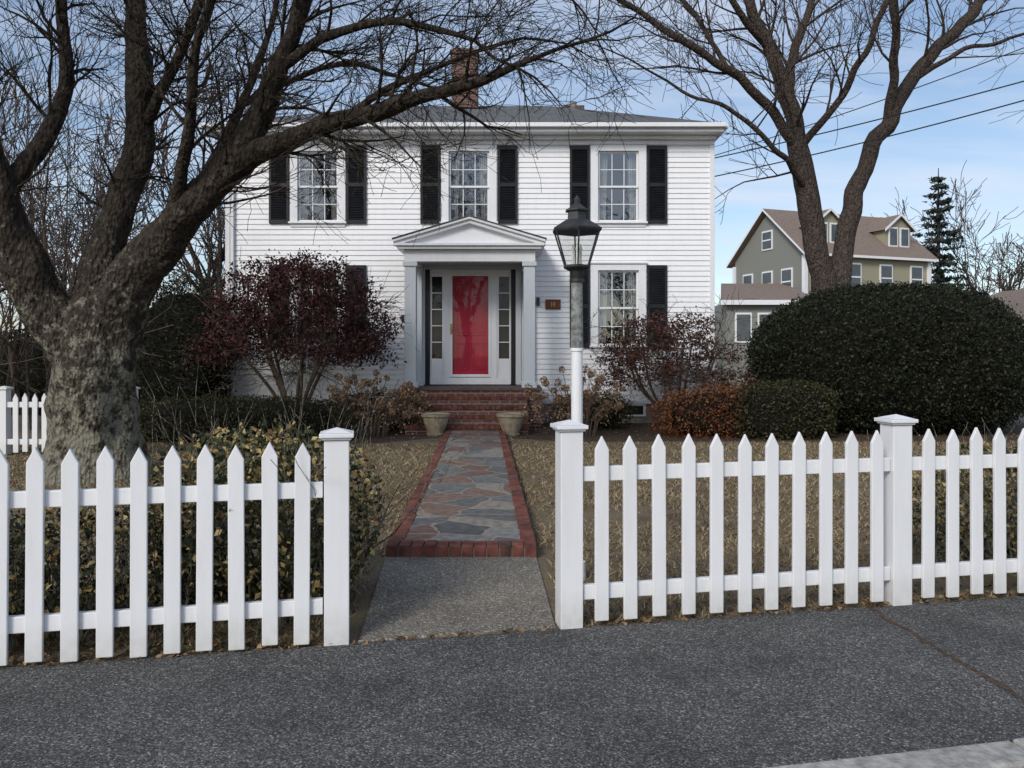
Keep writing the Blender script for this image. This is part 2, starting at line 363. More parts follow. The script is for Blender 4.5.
# ---------------------------------------------------------------- picket fences
def picket(mb,u,org,rot,z0=.035,zt=1.05,w=.078,th=.022,yoff=-.045):
    h=w/2; pts=[(-h,z0),(h,z0),(h,zt-.075),(0,zt),(-h,zt-.075)]
    c,s=math.cos(rot),math.sin(rot); vs=[]; u+=random.uniform(-.004,.004); dz=random.uniform(-.008,.008); tl=random.uniform(-.007,.007)
    for y in (yoff-th,yoff):
        for x,z in pts:
            X=u+x+tl*z; vs.append((org[0]+X*c-y*s,org[1]+X*s+y*c,z+dz))
    mb.add(vs,[(0,1,2,3,4),(9,8,7,6,5),(0,5,6,1),(1,6,7,2),(2,7,8,3),(3,8,9,4),(4,9,5,0)],M['fence'])
def fpost(mb,u,org,rot,zt=1.11):
    h=.063; o=(org[0]+u*math.cos(rot),org[1]+u*math.sin(rot),0)
    mb.box(-h,h,-h,h,0,zt-.055,M['fence'],o,rot)
    mb.box(-h-.012,h+.012,-h-.012,h+.012,zt-.052,zt-.04,M['fence'],o,rot)
    mb.box(-h-.024,h+.024,-h-.024,h+.024,zt-.04,zt-.018,M['fence'],o,rot)
    c,s=math.cos(rot),math.sin(rot); g=h+.014
    vs=[(o[0]+x*c-y*s,o[1]+x*s+y*c,z) for x,y,z in [(-g,-g,zt-.017),(g,-g,zt-.017),(g,g,zt-.017),(-g,g,zt-.017),(0,0,zt+.008)]]
    mb.add(vs,[(0,1,4),(1,2,4),(2,3,4),(3,0,4),(3,2,1,0)],M['fence'])
def rails(mb,ua,ub,org,rot,zs=(.19,.82)):
    for z in zs: mb.box(ua,ub,-.043,-.006,z-.04,z+.04,M['fence'],org,rot)
cA=math.cos(A); UL=-.913/cA; UR=.315/cA; U3=2.315/cA
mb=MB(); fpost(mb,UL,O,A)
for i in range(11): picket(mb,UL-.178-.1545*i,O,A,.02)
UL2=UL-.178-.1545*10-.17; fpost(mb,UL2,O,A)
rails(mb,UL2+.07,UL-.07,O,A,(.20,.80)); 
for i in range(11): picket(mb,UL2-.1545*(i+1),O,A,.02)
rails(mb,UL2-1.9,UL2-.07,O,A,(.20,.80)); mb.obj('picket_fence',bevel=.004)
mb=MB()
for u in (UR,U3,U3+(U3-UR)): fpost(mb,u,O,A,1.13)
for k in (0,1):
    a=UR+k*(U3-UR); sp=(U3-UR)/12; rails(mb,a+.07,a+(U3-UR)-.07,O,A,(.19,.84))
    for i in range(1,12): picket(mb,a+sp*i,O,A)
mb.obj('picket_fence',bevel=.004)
mb=MB(); o2=(-7.55,11.6)
for u in (0,-2.1,-4.2,1.9): fpost(mb,u,o2,0,1.02)
for i in range(-32,14):
    if min(abs(i*.14+.07-u) for u in (0,-2.1,-4.2,1.9))>.09: picket(mb,i*.14+.07,o2,0,.05,.92,.075)
rails(mb,-4.2,1.9,o2,0,(.2,.75)); mb.obj('picket_fence')

# ---------------------------------------------------------------- house
H=empty('white_clapboard_house'); YF=16.9; X0,X1=-6.15,4.33; YB=24.0; ZT=6.2
wins=[(-4.20,4.30,6.03),(-.93,4.30,6.03),(2.30,4.30,6.03),(2.30,1.62,3.45),(-4.20,1.62,3.45)]
holes=[(c-.44,c+.44,a+.1,b-.14) for c,a,b in wins]+[(-1.93,.12,.82,3.40)]
def clap(mb,p0,u,nrm,L,z0,z1,holes,ex=.112):
    z=z0
    while z<z1-.01:
        zt=min(z+ex,z1); segs=[(0,L)]
        for (a,b_,c,d) in holes:
            if c<zt-.001 and d>z+.001:
                ns=[]
                for s0,s1 in segs:
                    if b_<=s0 or a>=s1: ns.append((s0,s1)); continue
                    if a>s0: ns.append((s0,a))
                    if b_<s1: ns.append((b_,s1))
                segs=ns
        for s0,s1 in segs:
            cuts=[s0]
            while s1-cuts[-1]>3.2: cuts.append(cuts[-1]+random.uniform(1.6,3.1))
            cuts.append(s1)
            for a,b_ in zip(cuts[:-1],cuts[1:]):
                j=random.uniform(-.0015,.0015); ob,ot=.021+j,.003
                def P(s,o,zz): return (p0[0]+u[0]*s+nrm[0]*o,p0[1]+u[1]*s+nrm[1]*o,zz)
                a2=a+.001
                mb.add([P(a2,0,z),P(b_,0,z),P(a2,ob,z+.001),P(b_,ob,z+.001),P(a2,ob-.001,z+.012),P(b_,ob-.001,z+.012),P(a2,ot,zt),P(b_,ot,zt)],[(0,1,3,2),(2,3,5,4),(4,5,7,6)],M['siding'])
        z=zt
mb=MB()
hl=[(a-X0,b_-X0,c,d) for a,b_,c,d in holes]
clap(mb,(X0,YF),(1,0),(0,-1),X1-X0,.5,6.02,hl)
clap(mb,(X0,YF),(0,1),(-1,0),YB-YF,.5,6.02,[]); clap(mb,(X1,YF),(0,1),(1,0),YB-YF,.5,6.02,[])
xs=sorted({X0,X1,*[h[0] for h in holes],*[h[1] for h in holes]}); zs=sorted({.5,ZT,*[h[2] for h in holes],*[h[3] for h in holes]})
for i in range(len(xs)-1):
    for j in range(len(zs)-1):
        cx=(xs[i]+xs[i+1])/2; cz=(zs[j]+zs[j+1])/2
        if any(h[0]<cx<h[1] and h[2]<cz<h[3] for h in holes): continue
        mb.add([(xs[i],YF,zs[j]),(xs[i+1],YF,zs[j]),(xs[i+1],YF,zs[j+1]),(xs[i],YF,zs[j+1])],[(0,1,2,3)],M['siding'])
mb.add([(X0,YF,0.5),(X0,YB,0.5),(X0,YB,ZT),(X0,YF,ZT),(X1,YF,0.5),(X1,YB,0.5),(X1,YB,ZT),(X1,YF,ZT)],[(0,1,2,3),(5,4,7,6),(1,5,6,2)],M['siding'])
mb.obj('walls',H)
mb=MB(); mb.box(X0+.03,X1-.03,YF+.03,YB-.03,-.1,.5,M['found']); mb.obj('foundation',H)
mb=MB(); T=M['trim']
for x in (X0,X1): mb.box(x-.05,x+.05,YF-.045,YF+.12,.48,6.02,T)
mb.box(X0-.05,X1+.05,YF-.05,YF-.001,6.022,6.2,T)
mb.box(X0-.03,X1+.03,YF-.03,YF-.001,.42,.499,T)
ex0,ex1,ey0,ey1=X0-.36,X1+.16,YF-.42,YB+.4
mb.box(ex0,ex1,ey0,ey1,6.203,6.25,T)
mb.box(ex0+.01,ex1-.01,ey0+.01,ey1-.01,6.25,6.36,T)
mb.box(X0-.052,X1+.052,YF-.16,YF-.05,6.12,6.2,T)
mb.obj('trim',H,bevel=.006)
mb=MB(); mb.box(ex0-.02,ex1+.02,ey0-.10,ey0-.01,6.28,6.37,T); mb.box(ex1+.002,ex1+.09,ey0,ey1,6.28,6.37,T); mb.box(ex0-.1,ex0-.002,ey0,ey1,6.28,6.37,T)
mb.box(X0+.08,X0+.15,YF-.10,YF-.03,.25,6.1,T); mb.tube([(X0+.115,YF-.07,6.08),(X0+.115,ey0-.04,6.28)],[.036,.036],8,T)
mb.obj('gutters',H,bevel=.01)
mb=MB(); rz,rt=6.365,8.0; yc=(ey0+ey1)/2; hr=2.0; xc=(ex0+ex1)/2
R=[(ex0-.03,ey0-.03,rz),(ex1+.03,ey0-.03,rz),(ex1+.03,ey1,rz),(ex0-.03,ey1,rz),(xc-hr,yc,rt),(xc+hr,yc,rt)]
mb.add(R,[(0,1,5,4),(1,2,5),(2,3,4,5),(3,0,4)],M['roof']); mb.obj('roof',H)
mb=MB(); cx=-1.22; mb.box(cx-.33,cx+.33,20.0,20.7,7.4,9.2,M['chim']); mb.box(cx-.37,cx+.37,19.96,20.74,9.2,9.30,M['chim']); mb.box(cx-.31,cx+.31,20.02,20.68,9.30,9.36,M['found'])
mb.frustum(1.62,20.6,7.6,8.15,.09,.09,12,M['found']); mb.box(1.4,1.95,21,21.5,7.6,8.2,M['chim']); mb.obj('chimney',H)
wb=MB(); gb=MB(); sh=MB(); inn=MB()
def window(c,a,b):
    y=YF; hw=.60; t=T
    wb.box(c-hw,c-.44,y-.05,y+.03,a+.06,b-.14,t); wb.box(c+.44,c+hw,y-.05,y+.03,a+.06,b-.14,t)
    wb.box(c-hw-.002,c+hw+.002,y-.052,y+.03,b-.14,b,t); wb.box(c-hw-.03,c+hw+.03,y-.085,y+.01,b+.001,b+.035,t)
    wb.box(c-hw-.03,c+hw+.03,y-.09,y+.05,a+.02,a+.06,t); wb.box(c-hw+.01,c+hw-.01,y-.04,y+.02,a-.05,a+.019,t)
    z0,z1=a+.06,b-.14; zm=(z0+z1)/2
    for (s0,s1,yy) in ((z0,zm+.02,y+.045),(zm-.02,z1,y+.012)):
        wb.box(c-.44,c-.395,yy,yy+.03,s0,s1,t); wb.box(c+.395,c+.44,yy,yy+.03,s0,s1,t)
        wb.box(c-.394,c+.394,yy+.001,yy+.031,s0,s0+.045,t); wb.box(c-.394,c+.394,yy+.001,yy+.031,s1-.04,s1,t)
        for k in (1,2): 
            x=c-.39+.78*k/3; wb.box(x-.009,x+.009,yy+.004,yy+.026,s0+.05,s1-.045,t)
        zz=(s0+s1)/2; wb.box(c-.389,c+.389,yy+.006,yy+.024,zz-.009,zz+.009,t)
        for kx in range(3):
            for kz in range(2):
                xa=c-.39+.78*kx/3; xb=xa+.26; za=s0+.04+(s1-s0-.08)*kz/2; zb=za+(s1-s0-.08)/2
                j=[random.uniform(-.0022,.0022) for _ in range(3)]
                gb.add([(xa,yy+.015+j[0],za),(xb,yy+.015+j[1],za),(xb,yy+.015+j[1]+j[2],zb),(xa,yy+.015+j[0]+j[2],zb)],[(0,1,2,3)],M['glass'])
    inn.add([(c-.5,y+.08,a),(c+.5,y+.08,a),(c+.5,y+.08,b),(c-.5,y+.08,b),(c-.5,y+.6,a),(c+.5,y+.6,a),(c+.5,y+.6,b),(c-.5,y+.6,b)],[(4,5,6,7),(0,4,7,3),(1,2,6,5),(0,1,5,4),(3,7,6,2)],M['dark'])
    for sd in (-1,1):
        w=.2; n=16; V=[]
        for i in range(n+1):
            x=c+sd*(.46-w*i/n); yy=y+.15+.02*math.sin(i*1.9); V+=[(x,yy,z0),(x-sd*.05*(i/n),yy,z1)]
        inn.add(V,[(2*i,2*i+2,2*i+3,2*i+1) for i in range(n)],M['curtain'])
def shutter(xc_,a,b):
    y=YF; w=.215
    sh.box(xc_-w,xc_-w+.05,y-.062,y-.024,a,b,M['shutter']); sh.box(xc_+w-.05,xc_+w,y-.062,y-.024,a,b,M['shutter'])
    for z in (a,(a+b)/2-.04,b-.08): sh.box(xc_-w+.05,xc_+w-.05,y-.06,y-.026,z,z+.08,M['shutter'])
    z=a+.1
    while z<b-.1:
        sh.add([(xc_-w+.05,y-.058,z),(xc_+w-.05,y-.058,z),(xc_+w-.05,y-.03,z+.035),(xc_-w+.05,y-.03,z+.035)],[(0,1,2,3)],M['shutter']); z+=.036
    sh.box(xc_-w+.045,xc_+w-.045,y-.028,y-.022,a+.01,b-.01,M['shutter'])
for c,a,b in wins:
    window(c,a,b); shutter(c-.835,a+.02,b-.03); shutter(c+.835,a+.02,b-.03)
wb.obj('window_frames',H,bevel=.003); gb.obj('window_glass',H); sh.obj('shutters',H); inn.obj('window_interiors',H)
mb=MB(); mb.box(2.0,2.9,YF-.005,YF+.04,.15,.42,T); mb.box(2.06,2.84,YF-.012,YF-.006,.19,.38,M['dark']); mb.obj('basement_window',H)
# entrance
mb=MB(); y=YF; PT=M['portshade']
mb.box(-2.0,-1.88,y-.05,y+.1,.84,3.42,PT); mb.box(.08,.20,y-.05,y+.1,.84,3.42,PT); mb.box(-2.0,.20,y-.052,y+.1,3.33,3.42,PT)
mb.box(-1.88,-1.78,y-.03,y+.099,.84,3.33,M['shutter']); mb.box(-.02,.08,y-.03,y+.099,.84,3.33,M['shutter'])
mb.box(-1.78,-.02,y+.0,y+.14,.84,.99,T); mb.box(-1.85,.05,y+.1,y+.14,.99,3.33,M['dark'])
mb.box(-1.78,-.02,y-.002,y+.098,3.26,3.33,T)
for x in (-1.41,-.39): mb.box(x-.065,x+.065,y-.0,y+.098,.99,3.26,T)
for xa,xb in ((-1.78,-1.475),(-.325,-.02)):
    mb.box(xa,xa+.04,y+.02,y+.08,.99,3.26,T); mb.box(xb-.04,xb,y+.022,y+.082,.99,3.26,T); mb.box(xa+.04,xb-.04,y+.03,y+.07,.99,1.4,T)
    mb.box(xa+.04,xb-.04,y+.02,y+.08,3.18,3.26,T)
    for k in range(1,5): z=1.4+1.78*k/5; mb.box(xa+.04,xb-.04,y+.03,y+.06,z-.01,z+.01,T)
mb.box(-1.345,-1.29,y-.015,y+.03,1.0,3.26,T); mb.box(-.51,-.455,y-.015,y+.03,1.0,3.26,T); mb.box(-1.29,-.51,y-.014,y+.03,3.19,3.26,T); mb.box(-1.29,-.51,y-.014,y+.03,1.0,1.06,T)
mb.obj('entrance_frame',H,bevel=.004)
mb=MB(); mb.add([(-1.29,y+.008,1.06),(-.51,y+.008,1.06),(-.51,y+.008,3.19),(-1.29,y+.008,3.19)],[(0,1,2,3)],M['glass_door'])
for xa in (-1.78,-.325): mb.add([(xa+.035,y+.045,1.4),(xa+.27,y+.045,1.4),(xa+.27,y+.046,3.19),(xa+.035,y+.046,3.19)],[(0,1,2,3)],M['glass_door'])
mb.obj('entrance_glass',H)
mb=MB(); mb.box(-1.33,-.47,y+.06,y+.09,1.0,3.25,M['red'])
for xa,xb in ((-1.22,-.94),(-.86,-.58)):
    for za,zb in ((1.16,1.75),(1.9,2.62),(2.74,3.06)):
        mb.box(xa,xb,y+.044,y+.061,za,za+.03,M['red']); mb.box(xa,xb,y+.044,y+.061,zb-.03,zb,M['red'])
        mb.box(xa,xa+.03,y+.043,y+.062,za,zb,M['red']); mb.box(xb-.03,xb,y+.043,y+.062,za,zb,M['red'])
        mb.box(xa+.06,xb-.06,y+.05,y+.062,za+.06,zb-.06,M['red'])
mb.obj('front_door',H,bevel=.004)
mb=MB(); mb.frustum(-1.315,y-.045,2.0,2.05,.025,.025,10,M['brass']); mb.box(-1.335,-1.295,y-.022,y-.016,1.92,2.15,M['brass']); mb.obj('door_handle',H)
# portico
mb=MB(); pc=-.85; yp=15.68; hwp=1.32
mb.box(pc-hwp,pc+hwp,yp,yp+.26,3.36,3.60,T); mb.box(pc-hwp,pc-hwp+.24,yp+.26,YF-.02,3.361,3.60,T); mb.box(pc+hwp-.24,pc+hwp,yp+.26,YF-.02,3.361,3.60,T)
mb.box(pc-hwp+.24,pc+hwp-.24,yp+.26,YF-.02,3.48,3.599,PT)
mb.box(pc-hwp-.12,pc+hwp+.12,yp-.12,YF-.02,3.601,3.66,T); mb.box(pc-hwp-.17,pc+hwp+.17,yp-.17,YF-.02,3.661,3.71,T)
hw=hwp+.02; mb.add([(pc-hw,yp,3.711),(pc+hw,yp,3.711),(pc,yp,4.15)],[(0,1,2)],M['siding'])
for sd in (-1,1):
    ax,az,bx,bz=pc+sd*(hwp+.2),3.712,pc,4.19
    for (dy0,dy1,o0,o1) in ((-.17,1.2,.0,.05),(-.12,-.0,-.075,-.001)):
        y0,y1=yp+dy0,(YF-.02 if dy1==1.2 else yp)
        vs=[(ax,y0,az+o0+.02),(bx,y0,bz+o0),(bx,y0,bz+o1),(ax,y0,az+o1+.02),(ax,y1,az+o0+.02),(bx,y1,bz+o0),(bx,y1,bz+o1),(ax,y1,az+o1+.02)]
        mb.add(vs,[(0,1,2,3),(7,6,5,4),(0,4,5,1),(3,2,6,7),(0,3,7,4)],T)
    vs=[(ax+sd*.02,yp-.19,az+.074),(bx,yp-.19,bz+.053),(bx,YF-.02,bz+.053),(ax+sd*.02,YF-.02,az+.074)]
    vs+=[(x,y_,z+.02) for x,y_,z in vs]
    mb.add(vs,[(0,1,2,3),(4,5,6,7),(0,4,5,1),(0,3,7,4)],M['roof'])
    for yy,d in ((yp+.13,.115),(YF-.10,.075)):
        x=pc+sd*(hwp-.12); mb.box(x-.115,x+.115,yy-d,yy+d,.93,3.27,PT)
        mb.box(x-.15,x+.15,yy-d-.03,yy+d+(.03 if yy<16 else 0),.82,.93,PT); mb.box(x-.145,x+.145,yy-d-.03,yy+d+(.03 if yy<16 else 0),3.27,3.358,PT)
mb.obj('portico',H,bevel=.006)
mb=MB(); Bk=M['brick']; xs0,xs1=-1.98,.30
mb.box(pc-1.40,pc+1.42,yp-.05,YF+.0,-.05,.77,Bk); mb.box(pc-1.43,pc+1.45,yp-.08,YF,.771,.82,M['slate'])
nst=4
for i in range(nst):
    zt=.82*(nst-i)/(nst+1); y1=yp-.05-.29*i; y0=y1-.29
    mb.box(xs0,xs1,y0,y1-.001,-.05,zt-.06,Bk); 
    k=22
    for j in range(k):
        w=(xs1-xs0+.04)/k; xa=xs0-.02+j*w; mb.box(xa+.004,xa+w-.004,y0-.02,y1-.002,zt-.059,zt+random.uniform(-.002,.002),M['pbrick'])
mb.obj('brick_steps',H)
mb=MB(); mb.box(-2.42,-2.22,YF-.16,YF-.025,2.1,2.45,M['trim']); mb.box(-2.43,-2.21,YF-.18,YF-.025,2.45,2.48,M['trim']); mb.box(-2.38,-2.26,YF-.165,YF-.16,2.2,2.34,M['iron']); mb.obj('mailbox',H,bevel=.01)
mb=MB(); mb.box(.72,1.05,YF-.05,YF-.025,2.47,2.68,M['wood']); mb.box(.84,.87,YF-.056,YF-.05,2.52,2.63,M['brass']);mb.box(.90,.93,YF-.056,YF-.05,2.52,2.63,M['brass']); mb.box(.84,.93,YF-.057,YF-.0505,2.565,2.585,M['brass']); mb.obj('house_number_plaque',H,bevel=.004)
mb=MB(); mb.box(.53,.60,YF-.09,YF-.02,2.55,2.72,M['iron']); mb.obj('door_lantern',H)
for x in (-1.40,-.02):
    mb=MB(); yy=14.30
    prof=[(.0,.15),(.04,.17),(.05,.14),(.1,.16),(.24,.215),(.34,.24),(.36,.265),(.41,.27)]
    for (z0,r0),(z1,r1) in zip(prof[:-1],prof[1:]): mb.frustum(x,yy,z0,z1,r0,r1,24,M['pot'],cap=False)
    mb.frustum(x,yy,.41,.38,.27,.235,24,M['pot'],cap=False); mb.frustum(x,yy,.36,.375,.235,.235,24,M['soil']); mb.obj('stone_planter',smooth=False)

# ---------------------------------------------------------------- lamp post
LP=empty('street_lamp'); lx,ly=.433,5.2
mb=MB(); mb.frustum(lx,ly,0,1.52,.040,.038,20,M['fence']); mb.frustum(lx,ly,1.52,1.54,.045,.045,20,M['fence']); mb.frustum(lx,ly,0,.12,.06,.055,20,M['fence']); mb.obj('post',LP,smooth=False)
mb=MB(); mb.frustum(lx,ly,1.541,1.98,.042,.038,20,M['weath']); mb.frustum(lx,ly,1.98,2.0,.05,.05,20,M['iron']); mb.frustum(lx,ly,2.0,2.055,.032,.05,16,M['iron']); mb.obj('post_top',LP)
mb=MB(); I=M['iron']; zb,zt_=2.075,2.315; rb,rt_=.088,.165; k=6; ro=math.pi/6
mb.frustum(lx,ly,2.055,2.075,.06,.098,k,I,ro); mb.frustum(lx,ly,zb,zb+.015,.098,.1,k,I,ro)
for i in range(k):
    a=ro+2*math.pi*i/k; ca,sa=math.cos(a),math.sin(a); a2=ro+2*math.pi*(i+1)/k
    mb.tube([(lx+rb*ca,ly+rb*sa,zb+.01),(lx+rt_*ca,ly+rt_*sa,zt_)],[.006,.006],5,I)
    mb.tube([(lx+rt_*ca,ly+rt_*sa,zt_),(lx+rt_*math.cos(a2),ly+rt_*math.sin(a2),zt_)],[.008,.008],5,I)
mb.frustum(lx,ly,zt_,zt_+.014,.178,.182,k,I,ro,cap=False)
mb.frustum(lx,ly,zt_+.014,zt_+.075,.182,.085,k,I,ro,cap=False); mb.frustum(lx,ly,zt_+.075,zt_+.135,.07,.066,k,I,ro); mb.frustum(lx,ly,zt_+.135,zt_+.145,.085,.085,k,I,ro)
mb.frustum(lx,ly,zt_+.145,zt_+.19,.075,.018,k,I,ro); mb.frustum(lx,ly,zt_+.19,zt_+.215,.018,.022,10,I); mb.frustum(lx,ly,zt_+.215,zt_+.245,.022,.003,10,I)
mb.obj('lantern_frame',LP)
mb=MB(); mb.frustum(lx,ly,zb+.012,zt_-.002,rb-.004,rt_-.004,k,M['glass_lamp'],ro,cap=False); mb.obj('lantern_glass',LP)
M['bulb']=noisemat('candle_white',(.75,.74,.68),.05,5,.4)
mb=MB()
for i in range(3):
    a=2*math.pi*i/3+.5; x,y=lx+.03*math.cos(a),ly+.03*math.sin(a); mb.frustum(x,y,zb+.015,zb+.1,.009,.009,8,M['bulb']); mb.frustum(x,y,zb+.1,zb+.125,.007,.012,8,M['bulb']); mb.frustum(x,y,zb+.125,zb+.16,.012,.002,8,M['bulb'])
mb.obj('candle_bulbs',LP)

# ---------------------------------------------------------------- trees
def bark(name,dark,light,lich=None,hi=1.6,lt=.52):
    m,nt,b=newmat(name); tc=N(nt,'ShaderNodeTexCoord'); mp=N(nt,'ShaderNodeMapping'); mp.inputs['Scale'].default_value=(1,1,.5); nt.links.new(tc.outputs['Object'],mp.inputs[0])
    n=N(nt,'ShaderNodeTexNoise'); n.inputs['Scale'].default_value=16; n.inputs['Detail'].default_value=8; n.inputs['Roughness'].default_value=.7; nt.links.new(mp.outputs[0],n.inputs['Vector'])
    r=ramp(nt,[(.35,dark),(.65,light)]); nt.links.new(n.outputs[0],r.inputs[0]); out=r.outputs[0]
    if lich:
        n2=N(nt,'ShaderNodeTexNoise'); n2.inputs['Scale'].default_value=7; n2.inputs['Detail'].default_value=10; n2.inputs['Roughness'].default_value=.78; nt.links.new(tc.outputs['Object'],n2.inputs['Vector'])
        sx=N(nt,'ShaderNodeSeparateXYZ'); nt.links.new(tc.outputs['Object'],sx.inputs[0])
        mr=N(nt,'ShaderNodeMapRange'); mr.inputs['From Min'].default_value=0; mr.inputs['From Max'].default_value=hi*2; mr.inputs['To Min'].default_value=.10; mr.inputs['To Max'].default_value=-.10; nt.links.new(sx.outputs[2],mr.inputs[0])
        ad=N(nt,'ShaderNodeMath',operation='ADD'); nt.links.new(n2.outputs[0],ad.inputs[0]); nt.links.new(mr.outputs[0],ad.inputs[1])
        r2=ramp(nt,[(lt,(0,0,0)),(lt+.09,(.85,.85,.85))]); nt.links.new(ad.outputs[0],r2.inputs[0])
        mx=N(nt,'ShaderNodeMix',data_type='RGBA'); nt.links.new(r2.outputs[0],mx.inputs[0]); nt.links.new(out,mx.inputs[6]); mx.inputs[7].default_value=(*lich,1); out=mx.outputs[2]
    nt.links.new(out,b.inputs['Base Color']); b.inputs['Roughness'].default_value=.95; b.inputs['Specular IOR Level'].default_value=.1
    v=N(nt,'ShaderNodeTexVoronoi'); v.inputs['Scale'].default_value=26; v.feature='F1'; nt.links.new(mp.outputs[0],v.inputs['Vector'])
    ad2=N(nt,'ShaderNodeMath',operation='ADD'); nt.links.new(v.outputs['Distance'],ad2.inputs[0]); nt.links.new(n.outputs[0],ad2.inputs[1])
    bp=N(nt,'ShaderNodeBump'); bp.inputs['Strength'].default_value=1; bp.inputs['Distance'].default_value=.05; nt.links.new(ad2.outputs[0],bp.inputs['Height']); nt.links.new(bp.outputs[0],b.inputs['Normal'])
    return m
B1=bark('cherry_bark',(.018,.014,.011),(.085,.07,.056),(.27,.26,.20),1.7,.50)
B2=bark('maple_bark',(.035,.028,.023),(.12,.095,.08),(.16,.15,.13),3)
B3=bark('distant_bark',(.05,.04,.035),(.11,.09,.08))
s1=9.5/780
def c1(x,y,r,dy=0):
    f=.72+.20*min(1,max(0,(y-280)/80)); return ((x-512)*s1,9.5+dy,1.5+(354-y)*s1,r*s1*f)
limbs=[
 ([(90,492,66),(92,470,54),(93,440,46),(94,400,42),(97,360,43),(102,325,44),(108,302,34)],0),
 ([(60,492,20,-.2),(72,460,22,-.2),(80,420,18,-.15),(84,380,12,-.1)],0),
 ([(132,492,20,-.15),(120,462,22,-.15),(112,425,18,-.1),(108,380,12,-.05)],0),
 ([(78,345,34,0),(50,300,30,-.15),(36,240,24,-.4),(26,180,20,-.6),(4,115,17,-.8),(-36,70,14,-1),(-70,10,9,-1.2)],.3),
 ([(85,350,30,.1),(40,318,22,.3),(0,290,19,.5),(-55,240,13,.8),(-120,160,8,1)],.3),
 ([(96,330,34,0),(92,265,25,.2),(106,195,22,.4),(121,125,20,.5),(118,50,18,.6),(104,-30,13,.8),(90,-110,8,1)],.25),
 ([(104,335,40,0),(138,282,33,-.1),(182,232,26,-.3),(232,190,22,-.5),(272,145,17,-.6),(296,90,13,-.7),(322,25,10,-.8),(335,-50,7,-.9),(350,-120,4,-1)],.3),
 ([(232,190,19,-.5),(285,162,15,-.7),(345,147,12,-.9),(415,131,9.5,-1.1),(475,118,6.5,-1.2),(535,96,3,-1.3)],.15),
 ([(32,200,14,-.5),(60,135,11,-.2),(66,70,9,0),(50,-10,7,.2),(30,-90,4,.4)],.2),
 ([(138,282,15,0),(164,220,12,.4),(190,150,9,.7),(212,80,7,1),(236,0,5,1.2),(250,-90,4,1.4)],.2),
 ([(296,90,8,-.7),(345,66,6,-.9),(410,60,4.5,-1.1),(480,84,2.5,-1.3)],.1),
 ([(212,80,5.5,1),(255,45,5,1.3),(320,15,4,1.6),(390,25,2.5,1.9)],.1),
 ([(322,25,6,-.8),(380,2,5,-1),(450,-15,4,-1.1),(520,15,2.5,-1.2)],.1),
 ([(182,232,11,-.3),(218,165,8,-.9),(240,95,6,-1.3),(270,35,5,-1.7),(300,-40,4,-2)],.2),
 ([(122,120,9,.5),(165,66,7,.2),(200,0,6,0),(220,-70,4,-.2)],.2),
 ([(345,147,5,-.9),(390,112,4.5,-.7),(440,88,3.5,-.6),(500,60,2.5,-.5)],.1),
 ([(4,115,9,-.8),(20,60,7,-1.2),(15,0,6,-1.5),(0,-70,4,-1.8)],.2),
]
cfg=dict(jit=.17,up=.0,kids=[5,6,6],rmin=.0032,gap=.17,len=1.15,rk=.025,lv=2,kup=.25)
limb_tree('cherry_tree',limbs,B1,c1,cfg,28,.18,.06)
s2=20/780
def c2(x,y,r,dy=0): return ((x-512)*s2,20+dy,1.5+(354-y)*s2,r*s2*.8)
limbs=[
 ([(830,420,22),(829,350,18),(826,300,16),(816,250,14),(808,200,14),(799,150,12),(788,100,10),(770,50,7.5),(748,0,6),(730,-60,4)],.5),
 ([(830,330,15,.1),(840,285,14,.1),(852,225,12,.3),(872,165,10.5,.5),(900,112,10,.6),(925,72,9,.8),(960,32,8,1),(1000,-8,7,1.2),(1050,-60,5,1.5)],.6),
 ([(899,115,6.5,.6),(900,60,5.5,.3),(893,0,4.5,0),(885,-60,3,-.2)],.1),
 ([(799,150,7,0),(762,112,6,-.5),(718,85,5,-1),(665,62,4,-1.5),(600,25,2.5,-2)],.1),
 ([(788,100,7,0),(800,50,6,.6),(822,0,5,1),(840,-60,3,1.4)],.1),
 ([(770,50,5,0),(730,20,4,-.7),(690,-20,3,-1.2)],.1),
 ([(808,192,4.5,0),(765,160,3.5,-1),(712,130,2.5,-1.6),(650,110,1.5,-2)],.1),
 ([(925,72,4,.8),(965,48,3,.3),(1010,38,2,0)],.1),
 ([(799,150,5,0),(830,100,4,-1),(850,40,3.5,-1.8),(870,-20,2.5,-2.2)],.1),
 ([(718,85,3.5,-1),(690,30,3,-.7),(650,-20,2.5,-.5)],.1),
]
cfg2=dict(jit=.15,up=.02,kids=[4,5,6],rmin=.0065,gap=.42,len=2.3,rk=.045,lv=2,kup=.35)
limb_tree('maple_tree',limbs,B2,c2,cfg2,16,.08,.2)
def bare(name,h,seed,loc_list,mat=B3,rmin=.02,kids=(5,5,5,4),jit=.17,r0=.03,nl=6):
    random.seed(seed); mb=MB(); cf=dict(jit=jit,up=.06,kids=list(kids),rmin=rmin)
    pts=[Vector((0,0,-.2)),Vector((.1,.05,h*.15)),Vector((-.05,.1,h*.32))]; mb.tube(pts,[h*r0,h*r0*.75,h*r0*.6],8,mat)
    for i in range(nl):
        a=i*1.05+random.random(); grow(mb,pts[2]-Vector((0,0,random.random()*h*.1)),(math.cos(a)*.6,math.sin(a)*.6,1),h*.5*random.uniform(.7,1.1),h*r0*.4,3,mat,cf)
    obs=[]
    for i,(x,y,s,rz_) in enumerate(loc_list):
        if i==0: o=mb.obj(name); me=o.data
        else: o=bpy.data.objects.new(name,me); S.collection.objects.link(o)
        o.location=(x,y,0); o.scale=(s,s,s); o.rotation_euler=(0,0,rz_); obs.append(o)
    return obs
bare('bare_tree',11,3,[(37,60,1.1,0),(-18,32,.9,1),(-9.5,25,.8,2.2),(27,58,.9,3),(-26,45,1.1,4)])
